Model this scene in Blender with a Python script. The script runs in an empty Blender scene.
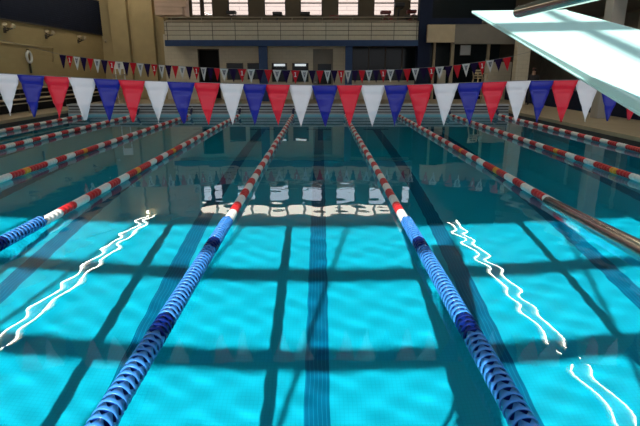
import bpy, bmesh, math, random
from mathutils import Vector, Matrix
random.seed(7)
sc = bpy.context.scene
C = sc.collection
PI = math.pi

# ------------------------------------------------------------------ materials
def mat(name, col, rough=.6, metal=0, var=0.0, scale=8, coat=0, bump=0.0, spec=.5, rvar=0.0):
    m = bpy.data.materials.new(name); m.use_nodes = True
    nt = m.node_tree; b = nt.nodes['Principled BSDF']
    b.inputs['Base Color'].default_value = (*col, 1)
    b.inputs['Roughness'].default_value = rough
    b.inputs['Metallic'].default_value = metal
    b.inputs['Coat Weight'].default_value = coat
    b.inputs['Specular IOR Level'].default_value = spec
    if var or bump or rvar:
        tc = nt.nodes.new('ShaderNodeTexCoord')
        nz = nt.nodes.new('ShaderNodeTexNoise'); nz.inputs['Scale'].default_value = scale
        nz.inputs['Detail'].default_value = 5
        nt.links.new(tc.outputs['Object'], nz.inputs['Vector'])
    if var:
        r = nt.nodes.new('ShaderNodeValToRGB')
        r.color_ramp.elements[0].position = .3; r.color_ramp.elements[1].position = .7
        r.color_ramp.elements[0].color = (*[max(0, c*(1-var)) for c in col], 1)
        r.color_ramp.elements[1].color = (*[min(1, c*(1+var)) for c in col], 1)
        nt.links.new(nz.outputs['Fac'], r.inputs['Fac']); nt.links.new(r.outputs[0], b.inputs['Base Color'])
    if bump:
        bp = nt.nodes.new('ShaderNodeBump'); bp.inputs['Strength'].default_value = bump; bp.inputs['Distance'].default_value = .01
        nt.links.new(nz.outputs['Fac'], bp.inputs['Height']); nt.links.new(bp.outputs[0], b.inputs['Normal'])
    return m

def emit(name, col, s):
    m = bpy.data.materials.new(name); m.use_nodes = True
    b = m.node_tree.nodes['Principled BSDF']
    b.inputs['Base Color'].default_value = (*col, 1)
    b.inputs['Emission Color'].default_value = (*col, 1); b.inputs['Emission Strength'].default_value = s
    return m

def courses(name, col, joint, w, h, mortar=.02, rough=.8):
    """painted block / siding courses"""
    m = bpy.data.materials.new(name); m.use_nodes = True
    nt = m.node_tree; b = nt.nodes['Principled BSDF']; b.inputs['Roughness'].default_value = rough
    tc = nt.nodes.new('ShaderNodeTexCoord'); sep = nt.nodes.new('ShaderNodeSeparateXYZ'); add = nt.nodes.new('ShaderNodeMath')
    cmb = nt.nodes.new('ShaderNodeCombineXYZ'); br = nt.nodes.new('ShaderNodeTexBrick')
    nt.links.new(tc.outputs['Object'], sep.inputs[0])
    nt.links.new(sep.outputs[0], add.inputs[0]); nt.links.new(sep.outputs[1], add.inputs[1])
    nt.links.new(add.outputs[0], cmb.inputs[0]); nt.links.new(sep.outputs[2], cmb.inputs[1])
    nt.links.new(cmb.outputs[0], br.inputs['Vector'])
    br.inputs['Scale'].default_value = 1; br.inputs['Brick Width'].default_value = w; br.inputs['Row Height'].default_value = h
    br.inputs['Mortar Size'].default_value = mortar
    br.inputs['Color1'].default_value = (*col, 1); br.inputs['Color2'].default_value = (*[c*.93 for c in col], 1)
    br.inputs['Mortar'].default_value = (*joint, 1)
    nt.links.new(br.outputs[0], b.inputs['Base Color'])
    return m

M = {
 'wall_left': courses('painted_block_olive', (.35, .27, .125), (.32, .245, .11), .4, .2, .006),
 'wall_beige': courses('painted_block_beige', (.60, .535, .405), (.48, .43, .32), .4, .2, .008),
 'wall_dull': mat('dull_wall', (.20, .18, .15), .8, var=.1, scale=1.5),
 'pilaster': mat('pilaster_paint', (.40, .31, .155), .75, var=.06, scale=2),
 'ceiling': mat('ceiling_paint', (.5, .46, .4), .9, var=.05, scale=1),
 'deck': courses('deck_tile_tan', (.40, .32, .21), (.30, .24, .16), .3, .3, .012, .55),
 'gutter_light': mat('gutter_light_grey', (.40, .42, .43), .5, var=.1, scale=3),
 'gutter_dark': mat('gutter_dark_grate', (.05, .05, .05), .6),
 'navy': mat('navy_paint', (.007, .013, .036), .65, var=.1, scale=3, spec=.15),
 'blue_beam': mat('blue_beam_paint', (.025, .055, .14), .6, var=.1, scale=3, spec=.25),
 'navy_panel': mat('navy_panel', (.008, .013, .03), .75, var=.15, scale=3, spec=.15),
 'dark_glass': mat('dark_glass', (.008, .012, .014), .12, spec=.12),
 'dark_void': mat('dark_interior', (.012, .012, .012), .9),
 'frame_dark': mat('dark_window_frame', (.05, .038, .025), .6),
 'pier': mat('brown_pier', (.10, .078, .05), .8, var=.1, scale=2),
 'soffit': mat('pinkish_tan_panel', (.62, .44, .33), .7, var=.06, scale=2),
 'rail': mat('rail_tan', (.34, .28, .2), .5),
 'rail_dark': mat('rail_dark', (.06, .05, .04), .5),
 'black': mat('black_plastic', (.012, .012, .013), .5),
 'maroon': mat('dark_red_vinyl', (.16, .018, .015), .5),
 'steel': mat('polished_steel', (.56, .50, .40), .2, 1, bump=.01, scale=30),
 'alu': mat('brushed_aluminium', (.5, .5, .48), .4, .8),
 'white_plastic': mat('white_plastic', (.75, .75, .72), .4),
 'tan_plastic': mat('tan_plastic', (.5, .38, .24), .5),
 'board': mat('pale_aqua_board_grit', (.50, .84, .80), .7, bump=.25, scale=400, var=.02),
 'board_side': mat('pale_aqua_board_side', (.50, .80, .75), .45),
 'fl_red': mat('red_float', (.52, .02, .025), .42, var=.08, scale=20),
 'fl_white': mat('white_float', (.72, .71, .67), .42, var=.05, scale=20),
 'fl_yellow': mat('amber_float', (.75, .32, .03), .42),
 'fl_blue': mat('light_blue_float', (.045, .25, .70), .25, spec=.5),
 'fl_navy': mat('navy_float', (.002, .017, .15), .4, spec=.12),
 'rope': mat('navy_rope', (.012, .02, .08), .7),
 'string': mat('string', (.2, .2, .2), .8),
 'trunk_dark': mat('dark_cloth', (.02, .02, .024), .85),
 'skin': mat('skin', (.38, .22, .15), .55),
 'hair': mat('dark_hair', (.015, .012, .01), .7),
 'emblem_grey': mat('grey_print', (.07, .08, .12), .7),
 'emblem_white': mat('white_print', (.7, .68, .66), .7),
 'siding': courses('pinkish_siding', (.37, .275, .235), (.20, .14, .12), 6, .42, .03),
 'tube': emit('fluorescent_tube', (1, .93, .78), 28),
 'diffuser': emit('light_diffuser', (1, .92, .76), 3.2),
 'housing': mat('light_housing', (.5, .5, .48), .5),
 'bench': mat('bench_beige', (.42, .34, .22), .6, var=.06, scale=3),
 'roundel_sign': mat('pale_sign', (.55, .56, .55), .5),
}

def cloth(name, col, trans=.25, spec=.35):
    m = bpy.data.materials.new(name); m.use_nodes = True; nt = m.node_tree
    b = nt.nodes['Principled BSDF']; o = nt.nodes['Material Output']
    b.inputs['Base Color'].default_value = (*col, 1); b.inputs['Roughness'].default_value = .3 if spec > .2 else .8; b.inputs['Specular IOR Level'].default_value = spec
    t = nt.nodes.new('ShaderNodeBsdfTranslucent'); t.inputs[0].default_value = (*col, 1)
    mx = nt.nodes.new('ShaderNodeMixShader'); mx.inputs[0].default_value = trans
    nt.links.new(b.outputs[0], mx.inputs[1]); nt.links.new(t.outputs[0], mx.inputs[2]); nt.links.new(mx.outputs[0], o.inputs[0])
    return m
M['pn_white'] = cloth('white_vinyl', (.86, .84, .84))
M['pn_blue'] = cloth('blue_vinyl', (.016, .022, .30), .15)
M['pn_red'] = cloth('red_vinyl', (.78, .02, .045), .2)
M['pf_white'] = cloth('white_cloth', (.68, .67, .66), .25, .1)
M['pf_navy'] = cloth('navy_cloth', (.016, .008, .04), .0, .05)
M['pf_red'] = cloth('red_cloth', (.55, .018, .03), .2, .1)

def pool_tile(name, lanes):
    m = bpy.data.materials.new(name); m.use_nodes = True; nt = m.node_tree
    b = nt.nodes['Principled BSDF']; b.inputs['Roughness'].default_value = .7
    tc = nt.nodes.new('ShaderNodeTexCoord'); sep = nt.nodes.new('ShaderNodeSeparateXYZ')
    nt.links.new(tc.outputs['Object'], sep.inputs[0])
    def math_(op, a, b_=None, c=None):
        n = nt.nodes.new('ShaderNodeMath'); n.operation = op
        for i, v in enumerate((a, b_, c)):
            if v is None: continue
            if isinstance(v, (int, float)): n.inputs[i].default_value = v
            else: nt.links.new(v, n.inputs[i])
        return n.outputs[0]
    X, Y, Z = sep.outputs
    # 5 cm tile grid
    def grid(c): return math_('LESS_THAN', math_('ABSOLUTE', math_('SUBTRACT', math_('FRACT', math_('MULTIPLY', c, 1/.05)), .5)), .08)
    g = math_('MAXIMUM', grid(X), grid(Y))
    u = math_('SUBTRACT', math_('MULTIPLY', math_('FRACT', math_('MULTIPLY', math_('ADD', X, .04+1.15), 1/2.31)), 2.31), 1.155)
    inl = math_('LESS_THAN', math_('ABSOLUTE', u), .15)
    inl = math_('MULTIPLY', inl, math_('LESS_THAN', Y, 20.6)) 
    tee = math_('MULTIPLY', math_('LESS_THAN', math_('ABSOLUTE', u), .5), math_('LESS_THAN', math_('ABSOLUTE', math_('SUBTRACT', Y, 20.5)), .15))
    line = math_('MAXIMUM', inl, tee) if lanes else None
    nz = nt.nodes.new('ShaderNodeTexNoise'); nz.inputs['Scale'].default_value = 1.2
    nt.links.new(tc.outputs['Object'], nz.inputs['Vector'])
    r = nt.nodes.new('ShaderNodeValToRGB')
    r.color_ramp.elements[0].color = (.27, .58, .66, 1); r.color_ramp.elements[1].color = (.31, .65, .73, 1)
    nt.links.new(nz.outputs['Fac'], r.inputs['Fac'])
    mg = nt.nodes.new('ShaderNodeMix'); mg.data_type = 'RGBA'
    nt.links.new(math_('MULTIPLY', g, .35), mg.inputs[0]); nt.links.new(r.outputs[0], mg.inputs[6]); mg.inputs[7].default_value = (.20, .42, .48, 1)
    out = mg.outputs[2]
    if lanes:
        ml = nt.nodes.new('ShaderNodeMix'); ml.data_type = 'RGBA'
        lc = nt.nodes.new('ShaderNodeMix'); lc.data_type = 'RGBA'
        lc.inputs[6].default_value = (.03, .16, .27, 1); lc.inputs[7].default_value = (.11, .30, .41, 1)
        nt.links.new(grid(X), lc.inputs[0])
        nt.links.new(line, ml.inputs[0]); nt.links.new(out, ml.inputs[6]); nt.links.new(lc.outputs[2], ml.inputs[7])
        out = ml.outputs[2]
    nt.links.new(out, b.inputs['Base Color'])
    return m
M['pool_floor'] = pool_tile('pool_floor_tile', True)
M['pool_wall'] = pool_tile('pool_wall_tile', False)

def water_mat():
    m = bpy.data.materials.new('clear_teal_water'); m.use_nodes = True
    b = m.node_tree.nodes['Principled BSDF']
    b.inputs['Base Color'].default_value = (*WTINT, 1); b.inputs['Roughness'].default_value = 0
    b.inputs['IOR'].default_value = 1.333; b.inputs['Transmission Weight'].default_value = 1
    return m
WTINT = (.008, .56, .69)
M['water'] = water_mat()

def pane_mat():
    m = bpy.data.materials.new('clear_window_glass'); m.use_nodes = True; nt = m.node_tree; nt.nodes.clear()
    o = nt.nodes.new('ShaderNodeOutputMaterial'); t = nt.nodes.new('ShaderNodeBsdfTransparent'); t.inputs[0].default_value = (.9, .93, .93, 1)
    g = nt.nodes.new('ShaderNodeBsdfAnisotropic'); g.inputs['Roughness'].default_value = 0.02
    mx = nt.nodes.new('ShaderNodeMixShader'); mx.inputs[0].default_value = .06
    nt.links.new(t.outputs[0], mx.inputs[1]); nt.links.new(g.outputs[0], mx.inputs[2]); nt.links.new(mx.outputs[0], o.inputs[0])
    return m
M['pane'] = pane_mat()

# ------------------------------------------------------------------ mesh builder
class MB:
    def __init__(s): s.bm = bmesh.new(); s.mi = 0
    def _tag(s, before):
        for f in s.bm.faces:
            if f not in before: f.material_index = s.mi
    def box(s, x0, x1, y0, y1, z0, z1, bev=0, rot=None):
        r = bmesh.ops.create_cube(s.bm, size=1); vs = r['verts']
        for v in vs: v.co = Vector(((x0+x1)/2+v.co.x*(x1-x0), (y0+y1)/2+v.co.y*(y1-y0), (z0+z1)/2+v.co.z*(z1-z0)))
        if rot is not None:
            c = Vector(((x0+x1)/2, (y0+y1)/2, (z0+z1)/2))
            for v in vs: v.co = c + rot @ (v.co - c)
        fs = {f for v in vs for f in v.link_faces}
        for f in fs: f.material_index = s.mi
        if bev:
            es = list({e for v in vs for e in v.link_edges})
            bmesh.ops.bevel(s.bm, geom=es, offset=bev, segments=2, affect='EDGES', profile=.5)
        return s
    def tube(s, pts, r, n=12, cap=True):
        pts = [Vector(p) for p in pts]; rings = []
        rs = r if isinstance(r, (list, tuple)) else [r]*len(pts)
        up = None
        for i, p in enumerate(pts):
            d = (pts[min(i+1, len(pts)-1)] - pts[max(i-1, 0)]).normalized()
            if up is None: up = d.orthogonal().normalized()
            up = (up - d*up.dot(d)).normalized(); b = d.cross(up)
            rings.append([s.bm.verts.new(p + (up*math.cos(2*PI*k/n) + b*math.sin(2*PI*k/n))*rs[i]) for k in range(n)])
        for a, b in zip(rings, rings[1:]):
            for k in range(n):
                f = s.bm.faces.new((a[k], a[(k+1) % n], b[(k+1) % n], b[k])); f.smooth = True; f.material_index = s.mi
        if cap:
            for rg in (rings[0][::-1], rings[-1]):
                f = s.bm.faces.new(rg); f.material_index = s.mi
        return s
    def lathe(s, prof, n=16, axis='Z', o=(0, 0, 0), smooth=True, close=False):
        rings = []; o = Vector(o)
        for r, z in prof:
            rg = []
            for k in range(n):
                a = 2*PI*k/n; v = (r*math.cos(a), r*math.sin(a), z)
                if axis == 'Y': v = (v[0], v[2], v[1])
                if axis == 'X': v = (v[2], v[0], v[1])
                rg.append(s.bm.verts.new(o + Vector(v)))
            rings.append(rg)
        for a, b in zip(rings, rings[1:]):
            for k in range(n):
                f = s.bm.faces.new((a[k], a[(k+1) % n], b[(k+1) % n], b[k])); f.smooth = smooth; f.material_index = s.mi
        if not close:
            for rg in (rings[0][::-1], rings[-1]):
                f = s.bm.faces.new(rg); f.material_index = s.mi
        return s
    def poly(s, pts, thick):
        """flat polygon extruded along vector thick"""
        t = Vector(thick); a = [s.bm.verts.new(Vector(p)) for p in pts]; b = [s.bm.verts.new(Vector(p)+t) for p in pts]
        n = len(a)
        fs = [s.bm.faces.new(a[::-1]), s.bm.faces.new(b)]
        for k in range(n): fs.append(s.bm.faces.new((a[k], a[(k+1) % n], b[(k+1) % n], b[k])))
        for f in fs: f.material_index = s.mi
        return s
    def mesh(s, name, mats):
        bmesh.ops.recalc_face_normals(s.bm, faces=s.bm.faces)
        me = bpy.data.meshes.new(name); s.bm.to_mesh(me); s.bm.free()
        for m in (mats if isinstance(mats, (list, tuple)) else [mats]): me.materials.append(m)
        return me
    def build(s, name, mats, parent=None, **kw):
        return link(name, s.mesh(name, mats), parent, **kw)

def link(name, me, parent=None, loc=(0, 0, 0), kind=None, label=None, cat=None, group=None):
    o = bpy.data.objects.new(name, me); C.objects.link(o); o.location = loc
    if parent: o.parent = parent
    return tag(o, label, cat, group, kind)
def tag(o, label=None, cat=None, group=None, kind=None):
    for k, v in (('label', label), ('category', cat), ('group', group), ('kind', kind)):
        if v: o[k] = v
    return o
def thing(name, label, cat, loc=(0, 0, 0), rz=0, group=None):
    o = bpy.data.objects.new(name, None); C.objects.link(o); o.location = loc; o.rotation_euler = (0, 0, rz)
    o.empty_display_size = .1
    return tag(o, label, cat, group)
def dup(root, loc, rz=None, label=None, group=None):
    r = root.copy(); C.objects.link(r); r.location = loc
    if rz is not None: r.rotation_euler = (0, 0, rz)
    if label: r['label'] = label
    if group: r['group'] = group
    for ch in list(root.children):
        c = ch.copy(); C.objects.link(c); c.parent = r
        for g in list(ch.children):
            d = g.copy(); C.objects.link(d); d.parent = c
    return r
def struct(name, mb, m, parent=None): return mb.build(name, m, parent, kind='structure')
def B(*a, **k): return MB().box(*a, **k)

# ------------------------------------------------------------------ camera geometry (real distances)
H = 1.875; TH = math.atan(142/500); CT, ST = math.cos(TH), math.sin(TH); FPX = 500
def at(x, y, Y):
    """point of the place on the vertical plane at distance Y that the photo shows at x, y"""
    r = (x-320)/FPX; u = (213-y)/FPX
    d = Vector((r, CT+u*ST, -ST+u*CT)); return Vector((0, 0, H)) + d*(Y/d.y)

XL, XR, YF, YN = -11.0, 8.25, 22.2, -2.9     # pool basin
WL, WR, WB, WN = -13.2, 14.0, 33.0, -3.0     # hall walls
DZ = .22                                       # deck height above the water
CE = 7.5
DEP = -3.3

# ------------------------------------------------------------------ setting: shell
struct('floor', (lambda m: (m.box(WL-.2, XL, WN-.2, WB+.2, -.3, DZ), m.box(XR, WR+.2, WN-.2, WB+.2, -.3, DZ),
       m.box(XL, XR, YF+.55, WB+.2, -.3, DZ), m.box(XL, XR, WN-.2, .6, .06, DZ), m)[-1])(MB()), M['deck'])
pf = struct('pool_floor', B(XL-.2, XR+.2, YN-.2, YF+.2, DEP-.2, DEP), M['pool_floor'])
pw = struct('pool_wall', (lambda m: (m.box(XL-.2, XL, YN-.2, YF+.2, DEP, -.3), m.box(XR, XR+.2, YN-.2, YF+.2, DEP, -.3),
       m.box(XL, XR, YF, YF+.2, DEP, .06), m.box(XL, XR, YN-.2, YN, DEP, .06), m)[-1])(MB()), M['pool_wall'])
# far gutter: grey bands and dark slots
g = MB()
g.box(XL, XR, YF+.20, YF+.55, -.2, .46)
g.box(XL, XR, YF-.05, YF+.20, .06, .12); g.box(XL, XR, YF+.02, YF+.20, .17, .24)
g.box(XL, XR, YF-.02, YF+.20, .29, .35); g.box(XL, XR, YF-.06, YF+.58, .42, .48)
g.mi = 1
g.box(XL, XR, YF+.10, YF+.20, .12, .17); g.box(XL, XR, YF+.10, YF+.20, .24, .29); g.box(XL, XR, YF+.10, YF+.20, .35, .42)
struct('trim_1', g, [M['gutter_light'], M['gutter_dark']])
for i, (x0, x1) in enumerate(((XL-.02, XL+.03), (XR-.03, XR+.02))):
    e = MB(); e.mi = 1; e.box(x0, x1, .6, YF-.07, -.1, .12); e.mi = 0; e.box(x0-.02, x1+.02, .6, YF-.07, .12, DZ+.02, .008)
    struct('trim_%d' % (i+2), e, [M['bench'], M['gutter_dark']])
struct('ceiling', B(WL-.2, WR+.2, WN-.2, WB+.2, CE, CE+.2), M['ceiling'])
struct('wall_left', B(WL-.2, WL, WN-.2, WB+.2, DZ, CE), M['wall_left'])
struct('wall_right', B(WR, WR+.2, WN-.2, WB+.2, DZ, CE), M['wall_dull'])
# front wall (behind the camera) with one wide window
fw = MB(); SILL, HEAD = .95, 7.16
fw.box(WL, WR, WN-.2, WN, DZ, SILL); fw.box(WL, WR, WN-.2, WN, HEAD, CE)
struct('wall_front', fw, M['wall_beige'])
fr = MB()
for z in (5.83, 4.47, 3.42, 2.2): fr.box(WL, WR, WN-.14, WN-.02, z-.1, z+.1)
x = -.05 - 2.05*6
while x < WR-.2:
    fr.box(x-.03, x+.03, WN-.12, WN-.03, SILL, HEAD); x += 2.05
struct('window_1', fr, M['frame_dark'])

# ------------------------------------------------------------------ back of the hall
YB, YG = 29.0, 31.0           # balcony front, ground floor wall
def rect(mb, x0, y0, x1, y1, Y, d=.1, dy=0):
    """box whose front face fills the photo's rectangle on the plane Y"""
    a, b = at(x0, y1, Y), at(x1, y0, Y); mb.box(a.x, b.x, Y+dy, Y+dy+d, a.z, b.z); return mb
# upper back wall: openings for six windows
WIN = [(191, 213), (228, 249), (264, 286), (300, 322.5), (337.5, 359), (373.5, 395), (409.5, 421)]
ZS = at(300, 16, WB).z; ZT = 6.72
wb = MB(); xs = []
for a, b in WIN: xs.append((at(a, 10, WB).x, at(b, 10, WB).x))
cur = WL
for a, b in xs: wb.box(cur, a, WB, WB+.2, DZ, CE); wb.box(a, b, WB, WB+.2, DZ, ZS); wb.box(a, b, WB, WB+.2, ZT, CE); cur = b
wb.box(cur, WR, WB, WB+.2, DZ, CE)
struct('wall_back', wb, M['pier'])
for i, (a, b) in enumerate(xs):
    f = MB(); t = .06
    f.box(a, a+t, WB+.02, WB+.14, ZS, ZT); f.box(b-t, b, WB+.02, WB+.14, ZS, ZT)
    f.box(a+t, b-t, WB+.02, WB+.14, ZS, ZS+t); f.box(a+t, b-t, WB+.02, WB+.14, ZT-t, ZT)
    zb = at(300, 3, WB).z; f.box(a+t, b-t, WB+.04, WB+.12, zb-.03, zb+.03)
    if i == 0: f.box((a+b)/2-.12, (a+b)/2+.12, WB+.02, WB+.14, ZS+t, ZT-t)
    w = struct('window_%d' % (i+2), f, M['frame_dark'])
    struct('pane', B(a+t, b-t, WB+.075, WB+.085, ZS+t, ZT-t), M['pane'], w)
# neighbouring building across the yard, seen through the windows
nb = thing('neighbour_building', 'pinkish sided building standing in the sun outside the balcony windows', 'building', (0, 60, 0))
B(-30, 26, 0, 6, -1, 11.4).build('wall', M['siding'], nb)
B(-30.3, 26.3, -.3, 6.3, 11.4, 11.7).build('roof', M['frame_dark'], nb)

# left end piers in front of the back wall
e = MB()
p0, p1 = at(165, 40, 32).x, at(111, 40, 32).x
e.box(WL, p0, 32, 33, DZ, CE)
struct('wall_left_return', e, M['pilaster'])
for i, (a, b) in enumerate(((112, 129.5), (134, 155))):
    e = MB(); e.box(at(a, 40, 31.7).x, at(b, 40, 31.7).x, 31.62, 32, DZ, CE, .02); struct('trim_%d' % (4+i), e, M['pilaster'])
# pinkish tan panel above the left end of the balcony
e = MB(); a, b = at(155, 15, 30.6), at(186, 0, 30.6)
for k in range(9): e.box(a.x, b.x-.25*(k < 2), 30.6+.02*(k % 2), 31.0, a.z+k*.22, a.z+k*.22+.205)
e.box(a.x, b.x-.2, 31, 32, a.z, a.z+1.98)
struct('trim_6', e, M['soffit'])

# ground floor wall with door openings
gw = MB(); ztop = at(300, 45, YG).z + .6
a0 = at(165, 60, YG).x; a1 = at(350, 60, YG).x
ops = [(198, 219.5, 49, 104), (226, 243, 63, 80), (247, 260.5, 63, 79.5), (271.5, 287, 63, 82), (292, 308.5, 63, 82), (313, 333, 49, 104)]
cur = a0
for (x0, x1, y0, y1) in ops:
    l, r = at(x0, 60, YG).x, at(x1, 60, YG).x; zt = at(x0, y0, YG).z; zb = max(DZ, at(x0, y1, YG).z)
    gw.box(cur, l, YG, YG+.25, DZ, ztop); gw.box(l, r, YG, YG+.25, zt, ztop)
    if zb > DZ+.05: gw.box(l, r, YG, YG+.25, DZ, zb)
    cur = r
gw.box(cur, a1, YG, YG+.25, DZ, ztop)
struct('wall_ground_floor', gw, M['wall_beige'])
n = 9
for i, (x0, x1, y0, y1) in enumerate(ops[1:5]):
    l, r = at(x0, 60, YG).x, at(x1, 60, YG).x; zt = at(x0, y0, YG).z; zb = at(x0, y1, YG).z
    f = MB(); t = .05
    f.box(l, l+t, YG+.06, YG+.16, zb, zt); f.box(r-t, r, YG+.06, YG+.16, zb, zt); f.box(l+t, r-t, YG+.06, YG+.16, zb, zb+t); f.box(l+t, r-t, YG+.06, YG+.16, zt-t, zt)
    w = struct('window_%d' % (n+i), f, M['frame_dark'])
    struct('pane', B(l+t, r-t, YG+.10, YG+.12, zb+t, zt-t), M['dark_glass'], w)
    if i >= 2:   # glowing strip before the glass imitates a bright reflection along its top
        lt = thing('reflection_strip', 'thin glowing strip imitating a reflection at the top of the ground floor window %s' % ('beside the blue post' if i == 2 else 'beside the grey door'), 'ceiling light', ((l+r)/2, YG+.08, zt-.2))
        B(-.33, .33, -.02, .015, .02, .15).build('glow_face', emit('reflection_glow_%d' % i, (.85, .95, 1), .6), lt)
        B(-.36, .36, -.01, .015, .15, .18).build('housing', M['housing'], lt)  # grey bar capping the imitated reflection, no lamp here
# dark open doorway
x0, x1 = at(198, 60, YG).x, at(219.5, 60, YG).x; zt = at(198, 49, YG).z
struct('door_1', (lambda m: (m.box(x0, x0+.06, YG, YG+.2, DZ, zt), m.box(x1-.06, x1, YG, YG+.2, DZ, zt), m.box(x0+.06, x1-.06, YG, YG+.2, zt-.06, zt), m)[-1])(MB()), M['frame_dark'])
# grey door with a dark pane
x0, x1 = at(313, 60, YG).x, at(333, 60, YG).x; zt = at(313, 49, YG).z
zp = at(313, 64, YG).z
d = struct('door_2', (lambda m: (m.box(x0, x1, YG+.08, YG+.14, DZ, zt, .01), m)[-1])(MB()), M['wall_dull'])
struct('pane', B(x0+.28, x1-.1, YG+.06, YG+.08, DZ+.9, zp), M['dark_glass'], d)
struct('door_handle', B(x0+.08, x0+.2, YG+.02, YG+.08, 1.2, 1.26, .01), M['alu'], d)
# room behind openings
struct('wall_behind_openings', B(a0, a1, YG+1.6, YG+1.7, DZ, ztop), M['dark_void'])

# balcony: slab with blue beam, parapet, rails
xl, xr = at(165, 43, YB).x, at(419, 43, YB).x
zb0, zb1, zp1 = at(300, 46, YB).z, at(300, 40, YB).z, at(300, 22.5, YB).z
struct('balcony_beam', B(xl, xr, YB-.02, YB+.3, zb0, zb1), M['blue_beam'])
struct('balcony_slab', B(xl, xr, YB+.3, WB, zb1-.2, zb1), M['ceiling'])
struct('balcony_parapet', B(xl, xr, YB+.10, YB+.22, zb1, zp1), M['wall_beige'])
rl = thing('balcony_railing', 'thin dark post and rail fence in front of the beige balcony parapet', 'railing', ((xl+xr)/2, YB+.05, zb1))
L = (xr-xl)
npst = 12
pm = B(-.014, .014, -.014, .014, 0, zp1-zb1+.02).mesh('post', M['rail_dark'])
for k in range(npst): link('post', pm, rl, (-L/2+.15+k*(L-.3)/(npst-1), 0, 0))
for z in (.28, .55, .8):
    MB().tube([(-L/2, 0, z*(zp1-zb1)), (L/2, 0, z*(zp1-zb1))], .012, 8).build('rail', M['rail_dark'], rl)
B(-L/2, L/2, -.05, .05, zp1-zb1+.02, zp1-zb1+.06).build('top_rail', M['rail'], rl)
gr = thing('guard_rail', 'tan double guard rail standing just behind the balcony parapet', 'railing', ((xl+xr)/2, YB+.5, zb1))
zz = at(300, 17.3, YB+.5).z - zb1
for z in (zz, zz-.16): MB().tube([(-L/2, 0, z), (L/2, 0, z)], .03, 8).build('rail', M['rail'], gr)
pm = MB().tube([(0, 0, 0), (0, 0, zz)], .022, 8).mesh('post', M['rail'])
for k in range(9): link('post', pm, gr, (-L/2+.3+k*(L-.6)/8, 0, 0))
# blue posts under the balcony
for i, (a, b) in enumerate(((258.5, 267), (345.5, 352.5))):
    l, r = at(a, 60, YB).x, at(b, 60, YB).x
    p = thing('steel_post', 'blue square post under the balcony, %s' % ('left of the grey door' if i == 0 else 'right of the grey door'), 'post', ((l+r)/2, YB+.3, DZ))
    B(-(r-l)/2, (r-l)/2, -.2, .2, 0, zb0-DZ, .015).build('shaft', M['blue_beam'], p)
    B(-(r-l)/2-.06, (r-l)/2+.06, -.26, .26, 0, .05, .01).build('base_plate', M['blue_beam'], p)
# dark glass bay right of the second post, on a low beige wall
l, r = at(352, 60, YG).x, at(419, 60, YG).x; zl = at(380, 80.5, YG).z; zt = at(380, 47, YG).z
struct('wall_low', B(l, r, YG, YG+.3, DZ, zl), M['wall_beige'])
gb = MB()
for k in range(5):
    xx = l+(r-l)*k/4; gb.box(xx-.04, xx+.04, YG+.06, YG+.16, zl, zt+.5)
gb.box(l, r, YG+.06, YG+.16, zt, zt+.1)
w = struct('window_14', gb, M['frame_dark'])
struct('pane', B(l, r, YG+.10, YG+.12, zl, zt+.5), M['dark_glass'], w)
# navy corner column and right hand block
l, r = at(418, 45, YB).x, at(430.5, 45, YB).x
struct('column_navy', B(l, r, YB-.05, YB+.6, DZ, CE), M['navy'])
l2, r2 = at(430.5, 20, YB).x, at(482, 20, YB).x
struct('beam_navy', B(r, r2, YB-.02, YB+.4, at(450, 24, YB).z, at(450, 18, YB).z), M['navy'])
struct('trim_7', B(at(427.5, 30, YB-.3).x, at(455, 30, YB-.3).x, YB-.35, YB-.08, at(440, 42.5, YB-.3).z, at(440, 24.5, YB-.3).z, .02), M['bench'])
struct('wall_right_block', B(at(455, 30, YB).x, at(520, 30, YB).x, YB+.05, YB+.25, at(480, 44, YB).z, at(480, 24, YB).z), M['wall_dull'])
struct('window_15', B(r, at(520, 30, YB).x, YB+1.0, YB+1.1, at(450, 16, YB).z, CE), M['dark_glass'])
# storefront under the block
l = r; r = at(512, 60, YB).x; zt = at(450, 44, YB).z
sf = MB()
for px, w_ in ((452, .10), (434, .06), (488, .07)):
    xx = at(px, 60, YG).x; sf.box(xx-w_, xx+w_, YG, YG+.2, DZ, zt+.5)
w = struct('window_16', sf, M['bench'])
struct('pane', B(l, at(500, 60, YG).x, YG+.22, YG+.25, DZ, zt+.5), M['dark_glass'], w)
for (a, b, y0, y1) in ((436, 446, 70, 101), (482, 512, 62, 101)):
    q = MB(); rect(q, a, y0, b, y1, YG, .1, -.02)
    q.build('wall_panel', M['wall_beige'], None, kind='structure')
sg = thing('notice_board', 'pale notice board hanging in the dark glass right of the navy column', 'sign', (at(466, 51, YG).x, YG+.1, at(466, 55, YG).z))
B(-.3, .3, 0, .04, 0, .55, .01).build('panel', M['roundel_sign'], sg); B(-.33, .33, .04, .07, -.03, .58).build('frame', M['frame_dark'], sg)

# right side: columns, slab above, low navy wall
struct('gallery_slab', B(9.9, WR, 9.5, WB, 4.45, 4.8), M['wall_dull'])
for i, (Y, w_) in enumerate(((18.6, .24), (26.6, .33), (33-.5, .3))):
    struct('column_%d' % (i+1), B(10.25-w_, 10.25+w_, Y-.25, Y+.25, DZ, 4.45, .02), M['wall_beige'] if i else mat('column_grey', (.34, .32, .28), .7, var=.05, scale=3))
struct('wall_low_navy', B(11.15, 11.35, 8, 31, DZ, 1.02, .01), M['navy'])
e = MB()
for (y0, y1) in ((15, 17.5), (20, 22.5), (25.5, 28)):
    e.box(WR-.06, WR, y0, y1, DZ, 2.8)
struct('door_3', e, M['dark_glass'])
e = MB()
for k in range(5): e.box(WR-.05, WR, 9+k*4.7, 9.25+k*4.7, DZ, 4.45)
struct('trim_8', e, M['wall_beige'])

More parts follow.
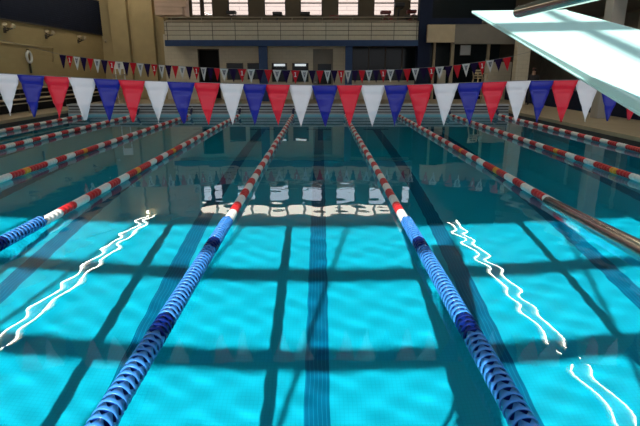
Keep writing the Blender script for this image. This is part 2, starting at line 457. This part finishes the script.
# ------------------------------------------------------------------ water: real waves
def wave(x, y):
    z = 0
    for A, kx, ky, ph in WV: z += A*math.sin(kx*x+ky*y+ph)
    t = min(1, max(0, (y-5.5)/5.5)); t = t*t*(3-2*t)
    return z*(1-.68*t)        # calmer towards the far end
WV = []
for lam, ang, sl, ph in ((.34, 36, .0050, .3), (.38, -39, .0044, 1.9), (.27, 18, .0022, 4.0), (.50, -6, .0020, 2.2), (.85, 5, .0014, 5.1), (1.6, -12, .0006, 3.0)):
    k = 2*PI/lam; a = math.radians(ang); WV.append((sl/k, k*math.sin(a), k*math.cos(a), ph))
ys = []; y = YN
while y < YF:
    ys.append(y); y += .05 if y < 10.5 else (.085 if y < 15 else .14)
ys.append(YF)
nx = 240; vs = []; fs = []
for y in ys:
    for i in range(nx+1):
        x = XL+(XR-XL)*i/nx; vs.append((x, y, wave(x, y)))
for j in range(len(ys)-1):
    for i in range(nx):
        a = j*(nx+1)+i; fs.append((a, a+1, a+nx+2, a+nx+1))
me = bpy.data.meshes.new('pool_water'); me.from_pydata(vs, [], fs); me.materials.append(M['water'])
me.polygons.foreach_set('use_smooth', [True]*len(me.polygons))
wt = link('pool_water', me, kind='stuff', label='clear rippling teal pool water with sunlit near half', cat='water')
wt.cycles.is_caustics_caster = True
pf.cycles.is_caustics_receiver = True; pw.cycles.is_caustics_receiver = True

# ------------------------------------------------------------------ lane ropes
P_ = .1
def plain_profile(n, r=.061):
    pr = []
    for k in range(n):
        z = k*P_; pr += [(.045, z+.002), (r*.93, z+.014), (r, z+.04), (r, z+.066), (r*.9, z+.088), (.045, z+.098)]
    return pr
BAND = {c: MB().lathe(plain_profile(4), 14, 'Y').mesh(c+'_float_band', M['fl_'+c]) for c in ('red', 'white')}
yb = MB().lathe(plain_profile(2), 14, 'Y'); yb.mi = 1; yb.lathe(plain_profile(2), 14, 'Y', (0, .2, 0))
BAND['yellow'] = yb.mesh('amber_float_band', [M['fl_yellow'], M['fl_red']])
def disc_mesh(name, m1, m2):
    """hollow finned disc: flared shell with a saw-tooth rear rim, web and hub"""
    b = MB(); n = 30; R = .074; bm = b.bm
    def ring(f): return [bm.verts.new((f(k)[0]*math.cos(2*PI*k/n), f(k)[1], f(k)[0]*math.sin(2*PI*k/n))) for k in range(n)]
    def tooth(k): return (0, .4, 1, 1, .45)[k % 5]            # six leaning notches in the rear rim
    out = [ring(lambda k: (R*.965, .001)), ring(lambda k: (R*.99, .008)), ring(lambda k: (R, .026)), ring(lambda k: (R*.99-.002*tooth(k), .034+.066*tooth(k)))]
    inn = [ring(lambda k: (R*.94-.003*tooth(k), .033+.064*tooth(k))), ring(lambda k: (R*.88, .020)), ring(lambda k: (R*.86, .006))]
    seq = out+inn
    for a, c in zip(seq, seq[1:]):
        for k in range(n):
            f = bm.faces.new((a[k], a[(k+1) % n], c[(k+1) % n], c[k])); f.smooth = True
    for k in range(n):
        bm.faces.new((seq[-1][k], seq[-1][(k+1) % n], seq[0][(k+1) % n], seq[0][k]))
    b.mi = 1
    b.lathe([(.022, 0), (.022, .1)], 12, 'Y'); b.lathe([(R*.80, .016), (R*.80, .026)], 24, 'Y')
    for k in range(8):
        a = 2*PI*k/8; c, s_ = math.cos(a), math.sin(a)
        b.poly([(c*.02, .02, s_*.02), (c*.062, .02, s_*.062), (c*.058, .075, s_*.058), (c*.02, .09, s_*.02)], (-s_*.004, 0, c*.004))
    return b.mesh(name, [m1, m2])
DB = disc_mesh('light_blue_float_disc', M['fl_blue'], M['fl_navy'])
DN = disc_mesh('navy_float_disc', M['fl_navy'], M['fl_navy'])
BLUE_END = 6.0
BB = MB().lathe(plain_profile(5), 14, 'Y').mesh('blue_float_band', M['fl_blue'])
def rope(X, label, near, yellow=True):
    t = thing('lane_rope', label, 'lane rope', (X*.962, 0, .0768), 0, 'lane ropes floating down the pool')
    if near:
        y = .75; k = 0; NP = .066
        while y < BLUE_END-.05:
            navy = any(abs(y+.05-c) < .13 for c in (5.05, 3.29, 2.05))
            o = link('navy_float_disc' if navy else 'light_blue_float_disc', DN if navy else DB, t, (0, y, 0)); o.rotation_euler = (0, k*.22+random.uniform(-.1, .1), 0); o.scale = (1, .66, 1)
            y += NP; k += 1
    else:
        y = .55
        while y < BLUE_END-.05: link('blue_float_band', BB, t, (0, y, -.013)); y += .5
    y = BLUE_END; k = 0
    while y < 21.2:
        c = 'white' if k % 2 == 0 else 'red'
        if yellow and (abs(y+.2-9.4) < .21 or abs(y+.2-11.7) < .21): c = 'yellow'
        link({'yellow': 'amber_float_band'}.get(c, c+'_float_band'), BAND[c], t, (random.uniform(-.008, .008), y, -.013)); y += .4; k += 1
    MB().tube([(0, y, 0), (0, y+.15, .02), (0, YF-.22, .18), (0, YF-.06, .24)], [.03, .055, .055, .02], 10).build('end_sleeve', M['rope'], t)
    MB().tube([(0, .6, .03), (0, 2, 0), (0, y+.1, 0)], .01, 6).build('cable', M['rope'], t)
    B(-.04, .04, YF-.09, YF-.05, .20, .30, .005).build('wall_anchor', M['alu'], t)
    return t
rope(-10.4, 'red and white lane rope hugging the far left pool edge', False)
rope(-8.15, 'red and white lane rope, second from the left pool edge', False)
rope(-5.77, 'red and white lane rope, third from the left pool edge', False)
rope(-3.6, 'lane rope turning from red and white to blue at the left picture edge', True)
rope(-1.2, 'lane rope with blue near floats along the left side of the centre lane', True, False)
rope(1.12, 'lane rope with blue near floats along the right side of the centre lane', True, False)
rope(3.47, 'red and white lane rope whose near end passes behind the lower steel handrail', False)
rope(5.79, 'red and white lane rope, second from the right pool edge', False)
rope(7.93, 'red and white lane rope hugging the right pool edge', False)
# spare rope laid across the far deck
sp = thing('spare_lane_rope', 'red and white float rope laid across the deck behind the far gutter', 'lane rope', (-5.5, YF+.85, DZ+.075))
MB().tube([(0, 0, 0), (11.2, 0, 0)], .01, 6).build('cable', M['rope'], sp)
for k in range(28):
    o = link(('red' if k % 3 == 0 else 'white')+'_float_band', BAND['red' if k % 3 == 0 else 'white'], sp, (k*.4, 0, 0)); o.rotation_euler = (0, 0, -PI/2)

# ------------------------------------------------------------------ pennant lines
def interp(tab, x):
    if x <= tab[0][0]: return tab[0][1]+(x-tab[0][0])*(tab[1][1]-tab[0][1])/(tab[1][0]-tab[0][0])
    for (a, p), (b, q) in zip(tab, tab[1:]):
        if x <= b: return p+(q-p)*(x-a)/(b-a)
    (a, p), (b, q) = tab[-2], tab[-1]; return q+(x-b)*(q-p)/(b-a)
def pennant_mesh(name, w, h, m, crease, seed):
    r = random.Random(seed); me_v = []; f = []; nu, nv = 6, (24 if crease else 10); ph = r.uniform(0, 6)
    wst = (r.uniform(-.10, .10), r.uniform(-.06, .06))
    for j in range(nv+1):
        v = j/nv; ww = w*(1-v)*.98+.004
        for i in range(nu+1):
            u = i/nu-.5
            y = .012*math.sin(u*4+ph)*(v+.15)+wst[0]*u*w*2*v + wst[1]*v*v*h
            if crease: y += .016*math.exp(-((v-.22)/.05)**2) - .014*math.exp(-((v-.62)/.05)**2)
            me_v.append((u*ww + .012*math.sin(ph)*v*v, y, -v*h))
    for j in range(nv):
        for i in range(nu):
            a = j*(nu+1)+i; f.append((a, a+1, a+nu+2, a+nu+1))
    me = bpy.data.meshes.new(name); me.from_pydata(me_v, [], f); me.materials.append(m)
    me.polygons.foreach_set('use_smooth', [True]*len(me.polygons))
    return me
YP = 5.7
FT = [(-60, 70.5), (7, 74), (80, 78), (150, 81.2), (240, 84), (320, 85.4), (400, 85.2), (440, 84), (520, 81), (590, 80), (700, 76)]
pl = thing('pennant_line', 'near line of plain red, white and blue triangular pennants across the pool', 'pennants', (0, YP, at(320, 85, YP).z))
base = Vector(pl.location); dz = base.z
FX = [7.6, 33, 58.4, 84, 109, 133, 157.5, 182, 207.5, 232, 254.7, 277.5, 301, 325, 349.5, 373, 396.8, 420.5, 445.8, 469.6, 493.5, 518, 541, 564.4, 588.5, 612.5, 636.5]
FX = [p-2.4*max(0, 1-p/300) for p in FX]
FX = [FX[0]-51, FX[0]-25.5]+FX+[660.5, 684.5]
PH = at(320, 85, YP).z-at(320, 126.5, YP).z
u1 = at(321, 84, YP).x-at(320, 84, YP).x
cols = ['white', 'blue', 'red']
for i, px in enumerate(FX):
    c = cols[(i+1) % 3]
    wd = ((FX[i+1]-px) if i+1 < len(FX) else 24)*u1
    me = pennant_mesh('%s_pennant' % c, wd*1.10, PH, M['pn_'+c], True, i+50)
    o = link('%s_pennant' % c, me, pl, at(px, interp(FT, px), YP)-base+Vector((0, .004*(i % 3-1), 0)), label='plain %s pennant' % c)
    s = (interp(FT, px+12)-interp(FT, px-12))/24; o.rotation_euler = (0, math.atan(s), random.uniform(-.12, .12))
    md = o.modifiers.new('thick', 'SOLIDIFY'); md.thickness = .0015
pts = [(WL-.0, -0.0, 3.2-dz)] + [at(px, interp(FT, px)-.3, YP)-base for px in range(-60, 701, 20)] + [(WR, 0, 3.2-dz)]
MB().tube(pts, .003, 6).build('string', M['string'], pl)

YQ = 17.5
GT = [(40, 52), (57, 54.3), (110, 61), (165, 65.3), (220, 68.4), (300, 70.6), (360, 70.4), (400, 69.4), (450, 66), (480, 62), (510, 57)]
ql = thing('pennant_line', 'far line of printed red, white and navy pennants strung below the balcony', 'pennants', (0, YQ, at(320, 70, YQ).z))
base = Vector(ql.location)
QW = .275; QH = .43
fm = {c: [pennant_mesh('%s_pennant' % c, QW*.97, QH, M['pf_'+c], False, s+j*7) for j in range(3)] for s, c in enumerate(('white', 'navy', 'red'))}
EM = {'white': (lambda m: (m.poly([(-.055, -.012, -.05), (-.03, -.012, -.05), (0, -.012, -.16), (.03, -.012, -.05), (.055, -.012, -.05), (.008, -.012, -.22), (-.008, -.012, -.22)], (0, .004, 0)), m.poly([(-.02, -.012, -.06), (.02, -.012, -.06), (0, -.012, -.12)], (0, .004, 0)), m)[-1])(MB()).mesh('emblem', M['emblem_grey']),
      'red': (lambda m: (m.box(-.014, .014, -.012, -.008, -.2, -.06), m.box(-.035, .035, -.012, -.008, -.21, -.185), m.box(-.035, 0, -.012, -.008, -.085, -.06), m)[-1])(MB()).mesh('emblem', M['emblem_white'])}
WX = [55.6, 76.6, 97, 119, 140, 161.5, 182, 203.5, 224, 251, 277, 304.5, 327.5, 348, 369, 390.5, 415.5, 439.6, 466, 490]
QX = []
for a, b in zip(WX, WX[1:]): QX += [a+(b-a)*k/3 for k in range(3)]
QX = QX[1:]+[490, 498.5, 507]
seq = ['navy', 'red', 'white']; qpts = []; uq = at(321, 65, YQ).x-at(320, 65, YQ).x
for k, px in enumerate(QX):
    c = seq[k % 3]; p = at(px, interp(GT, px), YQ)-base
    wd = ((QX[k+1]-px) if k+1 < len(QX) else 8.5)*uq
    o = link('%s_pennant' % c, fm[c][k % 3], ql, p, label='printed %s pennant' % c if c != 'navy' else 'navy pennant')
    o.scale = (wd/QW, 1, 1)
    sl = (interp(GT, px+6)-interp(GT, px-6))/12; o.rotation_euler = (0, math.atan(sl)*.6, random.uniform(-.2, .2))
    if c == 'white' or (c == 'red' and k % 2): link('emblem', EM[c], o, (0, -.008, 0))
    qpts.append(p+Vector((0, 0, .003)))
pts = [Vector((WL, 0, 3.5-base.z))]+qpts+[Vector((10.0, 0, 3.2-base.z))]
MB().tube(pts, .006, 6).build('string', M['string'], ql)

# ------------------------------------------------------------------ springboard and handrails
A = Vector((.8305, 2.949, 2.1924)); d = Vector((.10655, .97639, .18791)); lat = Vector((.9941, -.10848, 0)); nrm = lat.cross(d)
sb = thing('springboard', 'pale aqua springboard reaching in from the right above the near pennants', 'springboard', (A.x-.3, -.9, DZ))
o0 = Vector(sb.location)
def S(l, w, n_): return A + d*l + lat*w + nrm*n_ - o0      # along, across, normal (top face at n=0)
BL, BW = 4.75, .5
def TH_(l): return .006-.0065*l      # thin at the tip, thicker towards the stand
def slab(l0, l1, w0, w1, f0, f1, mb=None, bev=0):
    """bar along the board; f0, f1 give its lower and upper face as functions of the length"""
    mb = mb or MB(); bm = mb.bm
    v = [bm.verts.new(S(l, w, f(l))) for f in (f0, f1) for l in (l0, l1) for w in (w0, w1)]
    for q in ((0, 1, 3, 2), (4, 6, 7, 5), (0, 4, 5, 1), (2, 3, 7, 6), (0, 2, 6, 4), (1, 5, 7, 3)):
        f = bm.faces.new([v[i] for i in q]); f.material_index = mb.mi
    if bev:
        bmesh.ops.recalc_face_normals(bm, faces=bm.faces)
        bmesh.ops.bevel(bm, geom=list({e for x_ in v for e in x_.link_edges}), offset=bev, segments=3, affect='EDGES', profile=.5)
    return mb
W0 = .006
slab(-BL, -.02, W0+.01, BW-.01, lambda l: -TH_(l)*.8, lambda l: 0, None, .002).build('deck_plank', M['board'], sb)
for w0, w1 in ((W0, W0+.0115), (BW-.0115, BW)):
    m = slab(-BL, -.02, w0, w1, lambda l: -TH_(l), lambda l: -.0006, None, .002)
    e0 = w0-.004 if w0 < .1 else w0
    slab(-BL, -.02, e0, e0+.0155, lambda l: -TH_(l)-.004, lambda l: -TH_(l)+.001, m, .0015)
    m.build('side_rail', M['board_side'], sb)
for w in (.12, .25, .38): slab(-BL+.05, -.1, w-.02, w+.02, lambda l: -TH_(l)-.022, lambda l: -TH_(l)*.7).build('underside_rib', M['board_side'], sb)
slab(-.03, 0, W0-.003, BW+.002, lambda l: -.010, lambda l: .0015, None, .003).build('tip_cap', M['board_side'], sb)
zat = lambda y: (A + d*((y-A.y)/d.y))
for y in (-.35, -1.55):
    p = zat(y); zt_ = p.z-.05-.06-DZ
    q = MB()
    for w in (.06, .44):
        c = p+lat*w-o0; q.box(c.x-.04, c.x+.04, c.y-.04, c.y+.04, 0, zt_-.03 + (c.y+o0.y-y)*d.z, .006)
        q.box(c.x-.09, c.x+.09, c.y-.09, c.y+.09, 0, .02, .004)
    q.build('stand_leg_pair', M['alu'], sb)
    c0, c1 = p-lat*.02-o0, p+lat*.52-o0; zz_ = zt_-.01
    MB().tube([(c0.x, c0.y, zz_), (c1.x, c1.y, zz_)], .045, 14).build('fulcrum_roller' if y > -1 else 'anchor_bar', M['black'], sb)

def smooth_path(pts, n=8):
    """Catmull-Rom through points"""
    pts = [Vector(p) for p in pts]; out = []
    q = [pts[0]*2-pts[1]]+pts+[pts[-1]*2-pts[-2]]
    for i in range(1, len(q)-2):
        p0, p1, p2, p3 = q[i-1:i+3]
        for k in range(n):
            t = k/n; out.append(.5*((2*p1)+(p2-p0)*t+(2*p0-5*p1+4*p2-p3)*t*t+(3*p1-p0-3*p2+p3)*t**3))
    return out+[pts[-1]]
def handrail(label, pts, r, foot):
    t = thing('handrail', label, 'handrail', foot); f = Vector(foot)
    path = [Vector(p)-f for p in pts]
    a, b = path[0], path[1]; dirn = (a-b).normalized()
    MB().tube([a+dirn*.02, a+dirn*.016, a+dirn*.008]+[a]+path[1:], [r*.35, r*.75, r*.95]+[r]*(len(path)), 20).build('rail_tube', M['steel'], t)
    MB().lathe([(r*2.4, 0), (r*2.4, .012), (r*1.3, .02), (r*1.3, .06)], 20).build('foot_flange', M['steel'], t)
    return t
lo = [(1.14, 2.4186, 1.247), (.8512, 1.251, 1.417)]
lp = [lo[0], lo[1]] + smooth_path([(.70, .65, 1.49), (.50, .20, 1.52), (.27, -.10, 1.50), (.17, -.26, 1.38), (.15, -.30, 1.1), (.15, -.30, DZ)], 6)
handrail('polished steel handrail slanting over the water at the right edge', lp, .0255, (.15, -.30, DZ))
upp = [(.6129, 1.6485, 2.05), (.588, 1.1375, 2.036)] + smooth_path([(.555, .45, 2.017), (.535, 0, 2.005), (.50, -.3, 1.97), (.34, -.55, 1.85), (.26, -.62, 1.6), (.25, -.63, DZ)], 6)
handrail('polished steel handrail end poking out above the springboard tip', upp, .0172, (.25, -.63, DZ))

# ------------------------------------------------------------------ left wall fittings
def onleft(px, py):
    r = (px-320)/FPX; u = (213-py)/FPX; dd = Vector((r, CT+u*ST, -ST+u*CT)); return Vector((0, 0, H))+dd*(WL/dd.x)
zb = 3.97
p = onleft(103, 35)
nbd = thing('wall_panel', 'long dark navy slatted panel high on the left wall', 'panel', (WL, 24, zb))
yend = p.y; m = MB()
m.box(0, .06, -12, yend-24, 0, 1.86)
for k in range(18): m.box(.06, .075, -12, yend-24-.05, .04+k*.1, .10+k*.1)
m.build('slats', M['navy_panel'], nbd)
f = MB(); f.box(0, .09, yend-24, yend-24+.08, -.05, 1.91); f.box(0, .09, -12, yend-24, -.05, 0); f.box(0, .09, -12, yend-24, 1.86, 1.91); f.build('frame', M['frame_dark'], nbd)
wl0 = None
names = ['at the left picture edge', 'above and right of the life ring', 'below the middle of the navy panel', 'nearest the corner pilaster']
for i, (px, py) in enumerate(((4, 28), (45.5, 34.5), (78, 39.5), (104, 42.5))):
    p = onleft(px, py); lb = 'small double headed flood light on the left wall, '+names[i]
    if wl0 is None:
        wl0 = t = thing('wall_light', lb, 'wall light', p, 0, 'flood lights on the left wall')
        MB().tube([(0, 0, -.1), (.14, 0, -.1), (.22, 0, 0)], .03, 10).build('arm', M['frame_dark'], t)
        for s in (-1, 1):
            h = MB(); h.lathe([(.04, -.08), (.07, -.02), (.10, .07), (.10, .09)], 16, 'Z'); hm = h.mesh('lamp_head', M['bench'])
            o = link('lamp_head', hm, t, (.22, s*.26, .06)); o.rotation_euler = (s*-.7, .25, 0)
            o = link('lens', MB().lathe([(.09, 0), (.09, .01)], 16).mesh('lens', M['bench']), o, (0, 0, .091))
        MB().tube([(.22, -.36, .03), (.22, 0, -.05), (.22, .36, .03)], .03, 8).build('cross_bar', M['frame_dark'], t)
        B(0, .03, -.09, .09, -.2, 0, .008).build('back_plate', M['frame_dark'], t)
    else: dup(wl0, p, None, lb)
p = onleft(27.5, 57)
lr = thing('life_ring', 'white oval life ring hanging on the left wall', 'life ring', p+Vector((.012, 0, 0)))
m = MB(); R1, R2 = .235, .055; nu, nv = 32, 12
vv = [[m.bm.verts.new((R2*1.1+.006+R2*math.cos(2*PI*j/nv), (R1*.8+R2*math.sin(2*PI*j/nv))*math.cos(2*PI*i/nu), (R1+R2*math.sin(2*PI*j/nv))*math.sin(2*PI*i/nu))) for j in range(nv)] for i in range(nu)]
for i in range(nu):
    for j in range(nv):
        fc = m.bm.faces.new((vv[i][j], vv[(i+1) % nu][j], vv[(i+1) % nu][(j+1) % nv], vv[i][(j+1) % nv])); fc.smooth = True
m.build('ring', M['roundel_sign'], lr)
MB().tube([(.052, 0, -.7), (.052, 0, -.27)], .045, 8).build('coiled_line', M['frame_dark'], lr)
MB().tube([(-.012, 0, .33), (.06, 0, .33), (.09, 0, .28)], .02, 8).build('hook', M['frame_dark'], lr)
# conduit on the left wall
cd = MB().tube([onleft(0, 42.5)+Vector((.035, 0, 0)), onleft(52, 47.5)+Vector((.035, 0, 0)), onleft(52, 62)+Vector((.035, 0, 0))], .03, 8).build('conduit', M['pilaster'], label='thin olive conduit bending down the left wall beside the life ring', cat='conduit')
# low bench and rail along the left deck
for i, (xb, zb_) in enumerate(((-12.95, .95), (-12.45, .55))):
    t = thing('deck_bench', 'long %s beige bench along the left wall' % ('rear, higher' if i == 0 else 'front, lower'), 'bench', (xb, 20, DZ), 0, 'benches along the left wall')
    B(-.18, .22, -10, 11, zb_-.05, zb_, .01).build('seat', M['bench'], t)
    B(-.17, -.13, -10, 11, 0, zb_-.05).build('back_panel', M['dark_void'], t)
    lm = B(-.1, .16, -.04, .04, 0, zb_-.05).mesh('leg', M['black'])
    for k in range(8): link('leg', lm, t, (0, -9.5+k*2.85, 0))
t = thing('bench_rail', 'thin tan rail running along the edge of the left deck', 'railing', (-11.75, 20, DZ))
for z in (.42, .78): MB().tube([(0, -9.5, z), (0, 10.5, z)], .022, 8).build('rail', M['rail'], t)
pm = MB().tube([(0, 0, 0), (0, 0, .8)], .02, 8).mesh('post', M['rail'])
for k in range(9): link('post', pm, t, (0, -9+k*2.4, 0))
t = thing('deck_chair', 'slim pale frame chair on the left deck between the pennant lines', 'chair', (at(117, 60, 25.5).x, 25.5, DZ))
for sx in (-.22, .22):
    MB().tube([(sx, -.2, 0), (sx, -.15, 1.5)], .028, 8).build('leg', M['rail'], t); MB().tube([(sx, .25, 0), (sx, .2, 2.1)], .028, 8).build('leg', M['white_plastic'], t)
B(-.26, .26, -.22, .24, 1.45, 1.5, .01).build('seat', M['rail'], t); B(-.26, .26, .19, .23, 1.75, 2.1, .01).build('backrest', M['white_plastic'], t)
for k in range(3): MB().tube([(-.22, -.19+.015*k, .35+.35*k), (.22, -.19+.015*k, .35+.35*k)], .02, 8).build('step', M['rail'], t)

# ------------------------------------------------------------------ lifeguard chair right of the far wall
t = thing('lifeguard_chair', 'tall tan lifeguard chair on the far deck right of the navy column', 'chair', (at(480, 80, 27.5).x, 27.5, DZ), .3)
for sx in (-1, 1):
    MB().tube([(sx*.42, -.35, 0), (sx*.26, -.2, 1.3)], .035, 8).build('leg', M['tan_plastic'], t)
    MB().tube([(sx*.42, .4, 0), (sx*.27, .2, 1.3), (sx*.27, .3, 1.72)], .035, 8).build('leg', M['tan_plastic'], t)
    MB().tube([(sx*.29, -.22, 1.52), (sx*.29, .25, 1.52)], .03, 8).build('armrest', M['tan_plastic'], t)
    MB().tube([(sx*.29, -.2, 1.28), (sx*.29, -.2, 1.52)], .025, 8).build('arm_post', M['tan_plastic'], t)
B(-.3, .3, -.25, .22, 1.27, 1.31, .01).build('seat', M['tan_plastic'], t)
for z in (1.42, 1.56, 1.68): B(-.27, .27, .24, .28, z-.04, z+.04, .01).build('back_slat', M['tan_plastic'], t)
for z in (.4, .8): MB().tube([(-.37+z*.1, -.3+z*.1, z), (.37-z*.1, -.3+z*.1, z)], .028, 8).build('step', M['tan_plastic'], t)

# ------------------------------------------------------------------ person on the right deck
def person(loc, rz, label):
    t = thing('person', label, 'person', loc, rz)
    J = {'pelvis': (0, 0, .95, .135), 'waist': (0, 0, 1.10, .125), 'chest': (0, -.01, 1.32, .155), 'neck': (0, 0, 1.50, .06), 'head0': (0, -.01, 1.60, .085), 'head1': (0, -.01, 1.71, .085)}
    v = [Vector(J[k][:3]) for k in J]; r = [J[k][3] for k in J]; e = [(0, 1), (1, 2), (2, 3), (3, 4), (4, 5)]
    def chain(start, pts):
        prev = start
        for x, y, z, q in pts: v.append(Vector((x, y, z))); r.append(q); e.append((prev, len(v)-1)); prev = len(v)-1
        return prev
    for s in (-1, 1):
        chain(0, [(s*.10, 0, .86, .10), (s*.11, -.01, .50, .065), (s*.12, .02, .10, .045), (s*.13, -.10, .04, .04), (s*.135, -.16, .03, .03)])
        hnd = chain(2, [(s*.19, 0, 1.42, .065), (s*.25, .02, 1.15, .045), (s*.26, -.06, .90, .035), (s*.26, -.09, .82, .032)])
        for f in range(4): chain(hnd, [(s*(.262), -.075-.016*f, .77, .010), (s*.255, -.085-.016*f, .735-.008*(f in (0, 3))*-1, .009)])
        chain(hnd, [(s*.245, -.125, .79, .011), (s*.24, -.135, .765, .009)])
    me = bpy.data.meshes.new('body'); me.from_pydata(v, e, [])
    o = link('body', me, t); me.materials.append(M['trunk_dark']); me.materials.append(M['skin'])
    md = o.modifiers.new('skin', 'SKIN'); md.use_smooth_shade = True
    for i, sv in enumerate(me.skin_vertices[0].data): sv.radius = (r[i]*(1.15 if i in (1, 2) else 1), r[i]*(.8 if i in (0, 1, 2) else 1)); sv.use_root = i == 0
    o.modifiers.new('sub', 'SUBSURF').levels = 1
    dg = bpy.context.evaluated_depsgraph_get(); em = bpy.data.meshes.new_from_object(o.evaluated_get(dg))
    o.modifiers.clear(); o.data = em
    em.materials.clear(); em.materials.append(M['trunk_dark']); em.materials.append(M['skin'])
    for p in em.polygons: p.material_index = 1 if (p.center.z > 1.50 or (abs(p.center.x) > .2 and p.center.z < .93)) else 0
    m = MB(); m.lathe([(.02, .135), (.065, .115), (.1, .06), (.108, 0), (.10, -.05)], 16, 'Z'); hr = m.build('hair', M['hair'], t, loc=(0, .012, 1.70))
    m = MB(); m.poly([(-.012, -.085, 1.655), (.012, -.085, 1.655), (.006, -.085, 1.70), (-.006, -.085, 1.70)], (0, -.03, 0)); m.build('nose', M['skin'], t)
    m = MB(); m.box(-.045, -.02, -.1, -.09, 1.70, 1.712); m.box(.02, .045, -.1, -.09, 1.70, 1.712); m.build('eyes', M['hair'], t)
    B(-.025, .025, -.1, -.09, 1.625, 1.635).build('mouth', mat('lips', (.25, .08, .07), .5), t)
    return t
person((10.72, 26.0, DZ), -.5, 'person in dark clothes standing on the right deck beside a column')

# ------------------------------------------------------------------ exercise machines on the balcony
def machine(px, top, Y, label, red=False, steps=False):
    zf = zb1; zt_ = at(px, top, Y).z-zf
    t = thing('exercise_machine', label, 'exercise machine', (at(px, 12, Y).x, Y, zf), 0, 'exercise machines on the balcony')
    mm = M['maroon'] if red else M['black']
    B(-.5, .5, -.08, .08, 0, .1, .02).build('base', M['black'], t)
    for s in (-1, 1): B(s*.42-.05, s*.42+.05, -.35, .35, 0, .08, .02).build('foot', M['black'], t)
    MB().tube([(-.3, 0, .08), (-.18, 0, zt_*.85)], .06, 8).build('mast', mm, t)
    B(-.44, .12, -.25, .25, zt_*.90, zt_, .03).build('console', mm, t)
    MB().tube([(.05, -.28, zt_*.86), (-.12, -.2, zt_*.84), (-.12, .2, zt_*.84), (.05, .28, zt_*.86)], .025, 8).build('handlebar', mm, t)
    if red: B(-.42, -.02, -.16, .16, .1, zt_*.72, .03).build('body_shroud', mm, t)
    if steps:
        for k in range(3): B(.02+.2*k, .22+.2*k, -.3, .3, .1, zt_*(.82-.12*k), .02).build('step_box', mm, t)
    else:
        MB().tube([(.3, 0, .08), (.3, 0, zt_*.6)], .05, 8).build('seat_post', mm, t)
        B(.12, .46, -.15, .15, zt_*.6, zt_*.67, .03).build('seat', mm, t)
        MB().lathe([(.24, -.05), (.26, 0), (.24, .05)], 20, 'Y', (0, 0, .32)).build('flywheel', M['black'], t)
machine(234, 11, 32.2, 'black exercise machine at the leftmost wide balcony window')
machine(280, 12, 32.2, 'black exercise machine at the second wide balcony window')
machine(308, 12, 32.2, 'black exercise machine at the left edge of the middle balcony window')
machine(337, 15.5, 30.2, 'low dark red machine between two piers on the balcony', True)
machine(388.5, 11, 29.95, 'dark red stepping machine near the right end of the balcony', True, True)
machine(402, 3, 31.0, 'tall black machine beside the navy column on the balcony')
machine(414, 10, 32.2, 'dark red machine against the narrow window beside the navy column', True)

# ------------------------------------------------------------------ lamps
lamp0 = None
def fixture(x, y, label, group):
    global lamp0
    if lamp0 is None:
        lamp0 = t = thing('fluorescent_light', label, 'ceiling light', (x, y, 7.2), 0, group)
        B(-.36, .36, -.58, .58, .06, .12, .01).build('housing', M['housing'], t)
        for s in (-1, 1): MB().tube([(s*.25, -.57, .02), (s*.25, .57, .02)], .022, 10).build('tube', M['tube'], t)
        for s in (-1, 1): MB().tube([(0, s*.4, .12), (0, s*.4, .31)], .01, 6).build('hanger', M['alu'], t)
        return t
    return dup(lamp0, (x, y, 7.2), None, label, group)
y = 5.2
while y < 31.6:
    fixture(-11.15, y, 'twin tube lamp in the long ceiling row over the left pool edge', 'ceiling lamps over the left pool edge')
    fixture(8.28, y, 'twin tube lamp in the long ceiling row over the right pool edge', 'ceiling lamps over the right pool edge')
    y += 1.2
for k in range(11):
    t = thing('light_panel', 'lit panel in the row across the top of the back wall', 'wall light', (-7.6+k*1.19, WB, 7.0), 0, 'light panels across the back wall')
    B(-.50, .50, -.10, -.04, .03, .43, .01).build('diffuser', M['diffuser'], t); B(-.585, .585, -.04, 0, -.02, .48).build('frame', M['housing'], t)

# ------------------------------------------------------------------ sun, sky, camera
az, el = math.radians(12), math.radians(35)
sd = Vector((math.sin(az)*math.cos(el), math.cos(az)*math.cos(el), -math.sin(el)))
Ls = bpy.data.lights.new('sun', 'SUN'); Ls.energy = 8.6; Ls.angle = math.radians(.53); Ls.color = (1, .96, .91)
so = bpy.data.objects.new('sun', Ls); C.objects.link(so); so.location = (-8, -12, 14); so.rotation_euler = sd.to_track_quat('-Z', 'Y').to_euler()
Ls.cycles.is_caustics_light = True
W = bpy.data.worlds.new('sky'); sc.world = W; W.use_nodes = True; nt = W.node_tree
bg = nt.nodes['Background']; tc = nt.nodes.new('ShaderNodeTexCoord'); sp_ = nt.nodes.new('ShaderNodeSeparateXYZ'); rp = nt.nodes.new('ShaderNodeValToRGB')
nt.links.new(tc.outputs['Generated'], sp_.inputs[0]); nt.links.new(sp_.outputs[2], rp.inputs[0]); nt.links.new(rp.outputs[0], bg.inputs[0])
rp.color_ramp.elements[0].position = 0.0; rp.color_ramp.elements[0].color = (.95, .96, 1, 1)
rp.color_ramp.elements[1].position = .7; rp.color_ramp.elements[1].color = (.48, .64, .98, 1)
bg.inputs[1].default_value = 2.1
cam = bpy.data.cameras.new('camera'); co = bpy.data.objects.new('camera', cam); C.objects.link(co); sc.camera = co
cam.sensor_width = 36; cam.lens = 36*FPX/640; cam.clip_start = .05
co.location = (0, 0, H); co.rotation_euler = (PI/2-TH, 0, 0)
sc.cycles.use_denoising = True
sc.cycles.max_bounces = 14; sc.cycles.diffuse_bounces = 5; sc.cycles.transmission_bounces = 10; sc.cycles.transparent_max_bounces = 12
sc.cycles.sample_clamp_indirect = 6
sc.cycles.blur_glossy = .3
sc.view_settings.view_transform = 'Standard'; sc.view_settings.look = 'None'; sc.view_settings.gamma = 1; sc.view_settings.use_curve_mapping = False
sc.view_settings.exposure = 0
